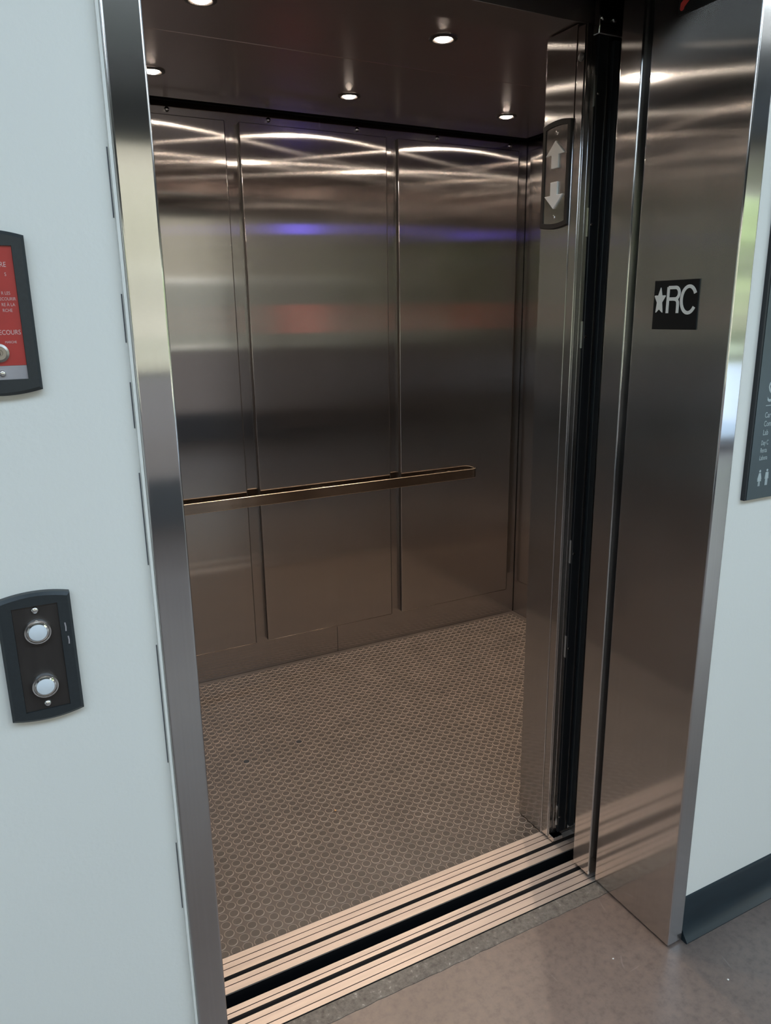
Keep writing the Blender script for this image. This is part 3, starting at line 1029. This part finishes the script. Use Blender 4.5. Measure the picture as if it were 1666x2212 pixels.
# dark outdoor hedge and trees beyond the windows
def tree(x, y, h, r, lab):
    t = thing('garden_tree', lab, 'tree', (x, y, -0.12), 'trees in the garden outside the hall')
    b_ = MB()
    b_.lathe([(0.18, -0.12), (0.12, h * 0.5), (0.05, h * 0.8)], x, y, 10)
    obj('trunk', b_, 'bark', t, smooth=True)
    bm = bmesh.new()
    for k in range(9):
        a = random.uniform(0, 2 * PI)
        q = random.uniform(0, r * 0.6)
        rad = r * random.uniform(0.45, 0.7)
        mt_ = Matrix.Translation((x + q * math.cos(a), y + q * math.sin(a), h * random.uniform(0.45, 0.95))) @ Matrix.Scale(random.uniform(0.8, 1.1), 4, (0, 0, 1))
        r_ = bmesh.ops.create_icosphere(bm, subdivisions=2, radius=rad, matrix=mt_)
        for v_ in r_['verts']:
            v_.co += Vector((random.uniform(-1, 1), random.uniform(-1, 1), random.uniform(-1, 1))) * rad * 0.14
    b_ = MB()
    b_.v = [v_.co.copy() for v_ in bm.verts]
    bm.verts.index_update()
    b_.f = [tuple(v_.index for v_ in f_.verts) for f_ in bm.faces]
    b_.mi = [0] * len(b_.f)
    bm.free()
    obj('crown', b_, 'leaf', t, fixn=False)
    return t
gh = thing('beige_backdrop_house', 'added beige house with flat roof, tones the daylight reflected in the left jamb', 'house', (0.6, -11.5, -0.12))  # made-up house, added to dim and warm the left jamb's reflection
obj('wall', MB().box(-4.5, 4.6, -13.0, -10.0, -0.12, 5.0), 'render_coat', gh)
obj('roof', MB().box(-4.9, 5.0, -13.3, -9.6, 5.0, 5.3), 'hall_grey', gh)
for k in range(3):
    wx = -3.4 + k * 2.9
    q = obj('window', MB().box(wx, wx + 1.1, -9.999, -9.93, 0.9, 2.2), 'wall', gh)
    obj('pane', MB().box(wx + 0.08, wx + 1.02, -9.929, -9.92, 0.98, 2.12), 'dir_board', q)
for k, x in enumerate((-9, -4.5, 0.5, 5.5, 10.5, 16, 22)):
    tree(x, -16 - 2 * (k % 2), 4.2 + 0.7 * (k % 3), 2.6, 'garden tree number %s from the left in the row outside the hall' % ['one', 'two', 'three', 'four', 'five', 'six', 'seven'][k])

# ================================================================== small litter
def pebble(x, y, r, mat, name, lab, cat, grp=None, z=0.0):
    b_ = MB()
    bm = bmesh.new()
    bmesh.ops.create_icosphere(bm, subdivisions=2, radius=r)
    bm.verts.index_update()
    b_.v = [Vector((x, y, z)) + Vector((v_.co.x * random.uniform(0.8, 1.3), v_.co.y * random.uniform(0.7, 1.1), (v_.co.z + r) * 0.5)) for v_ in bm.verts]
    b_.f = [tuple(v_.index for v_ in f_.verts) for f_ in bm.faces]
    b_.mi = [0] * len(b_.f)
    bm.free()
    return tag(obj(name, b_, mat, fixn=False, smooth=True, angle=180), lab, cat, grp)
pebble(0.566, 0.864, 0.0034, 'crumb', 'crumb', 'tiny tan crumb lying on the studded lift floor', 'crumb', z=0.0013)
pebble(1.119, -0.130, 0.0026, 'fleck', 'paper_fleck', 'tiny white fleck on the brown hall floor at lower right', 'litter', 'white flecks on the hall floor')
pebble(0.928, 0.039, 0.0022, 'fleck', 'paper_fleck', 'tiny white fleck on the brown hall floor in front of the sill', 'litter', 'white flecks on the hall floor')

# paint cracks beside the left jamb
for z0, z1 in ((1.17, 1.30), (1.36, 1.42), (1.47, 1.53), (0.86, 1.05), (0.60, 0.72), (1.62, 1.70)):
    c = obj('paint_crack', MB().box(-FR - 0.0062, -FR - 0.0048, 0.0112, 0.0119, z0, z1), 'hall_dark', bpy.data.objects['wall_left'])
# scratches on the back panels
pan = [o_ for o_ in bpy.data.objects if o_.name.startswith('wall_panel') and o_.name in ('wall_panel', 'wall_panel.001', 'wall_panel.002')]
pan.sort(key=lambda o_: o_.location.x)
TP = on_front(YB - PT)
for k, pts_ in ((1, [(0.985, 1.118), (0.998, 1.124), (1.010, 1.122)]), (1, [(0.93, 1.204), (1.02, 1.208)]), (1, [(1.10, 1.104), (1.108, 1.116)]),
                (1, [(0.80, 1.722), (0.815, 1.722)]), (1, [(0.86, 1.03), (0.90, 1.036)]), (2, [(1.60, 0.56), (1.606, 0.567)]),
                (0, [(0.58, 1.02), (0.588, 1.028)]), (2, [(1.44, 0.50), (1.46, 0.505)])):
    b = MB(); b.T = TP
    b.stroke(pts_, 0.0009, 0.0001, 0.0004)
    obj('scratch', b, 'steel_light', pan[k])
# fibres lying on the studded floor
for x, y, dx, dy, w_ in ((0.44, 0.93, 0.012, 0.030, 'uppermost of the three, left of the tan crumb'), (0.405, 0.76, 0.006, 0.030, 'the one nearest the left jamb'), (0.55, 0.80, 0.016, 0.022, 'just in front of the tan crumb')):
    b = MB()
    b.stroke([(x, y), (x + dx * 0.4, y + dy * 0.5), (x + dx, y + dy)], 0.0009, 0.0017, 0.0023)
    tag(obj('fibre', b, 'hair'), 'thin pale fibre on the studded floor, ' + w_, 'fibre', 'fibres on the lift floor')
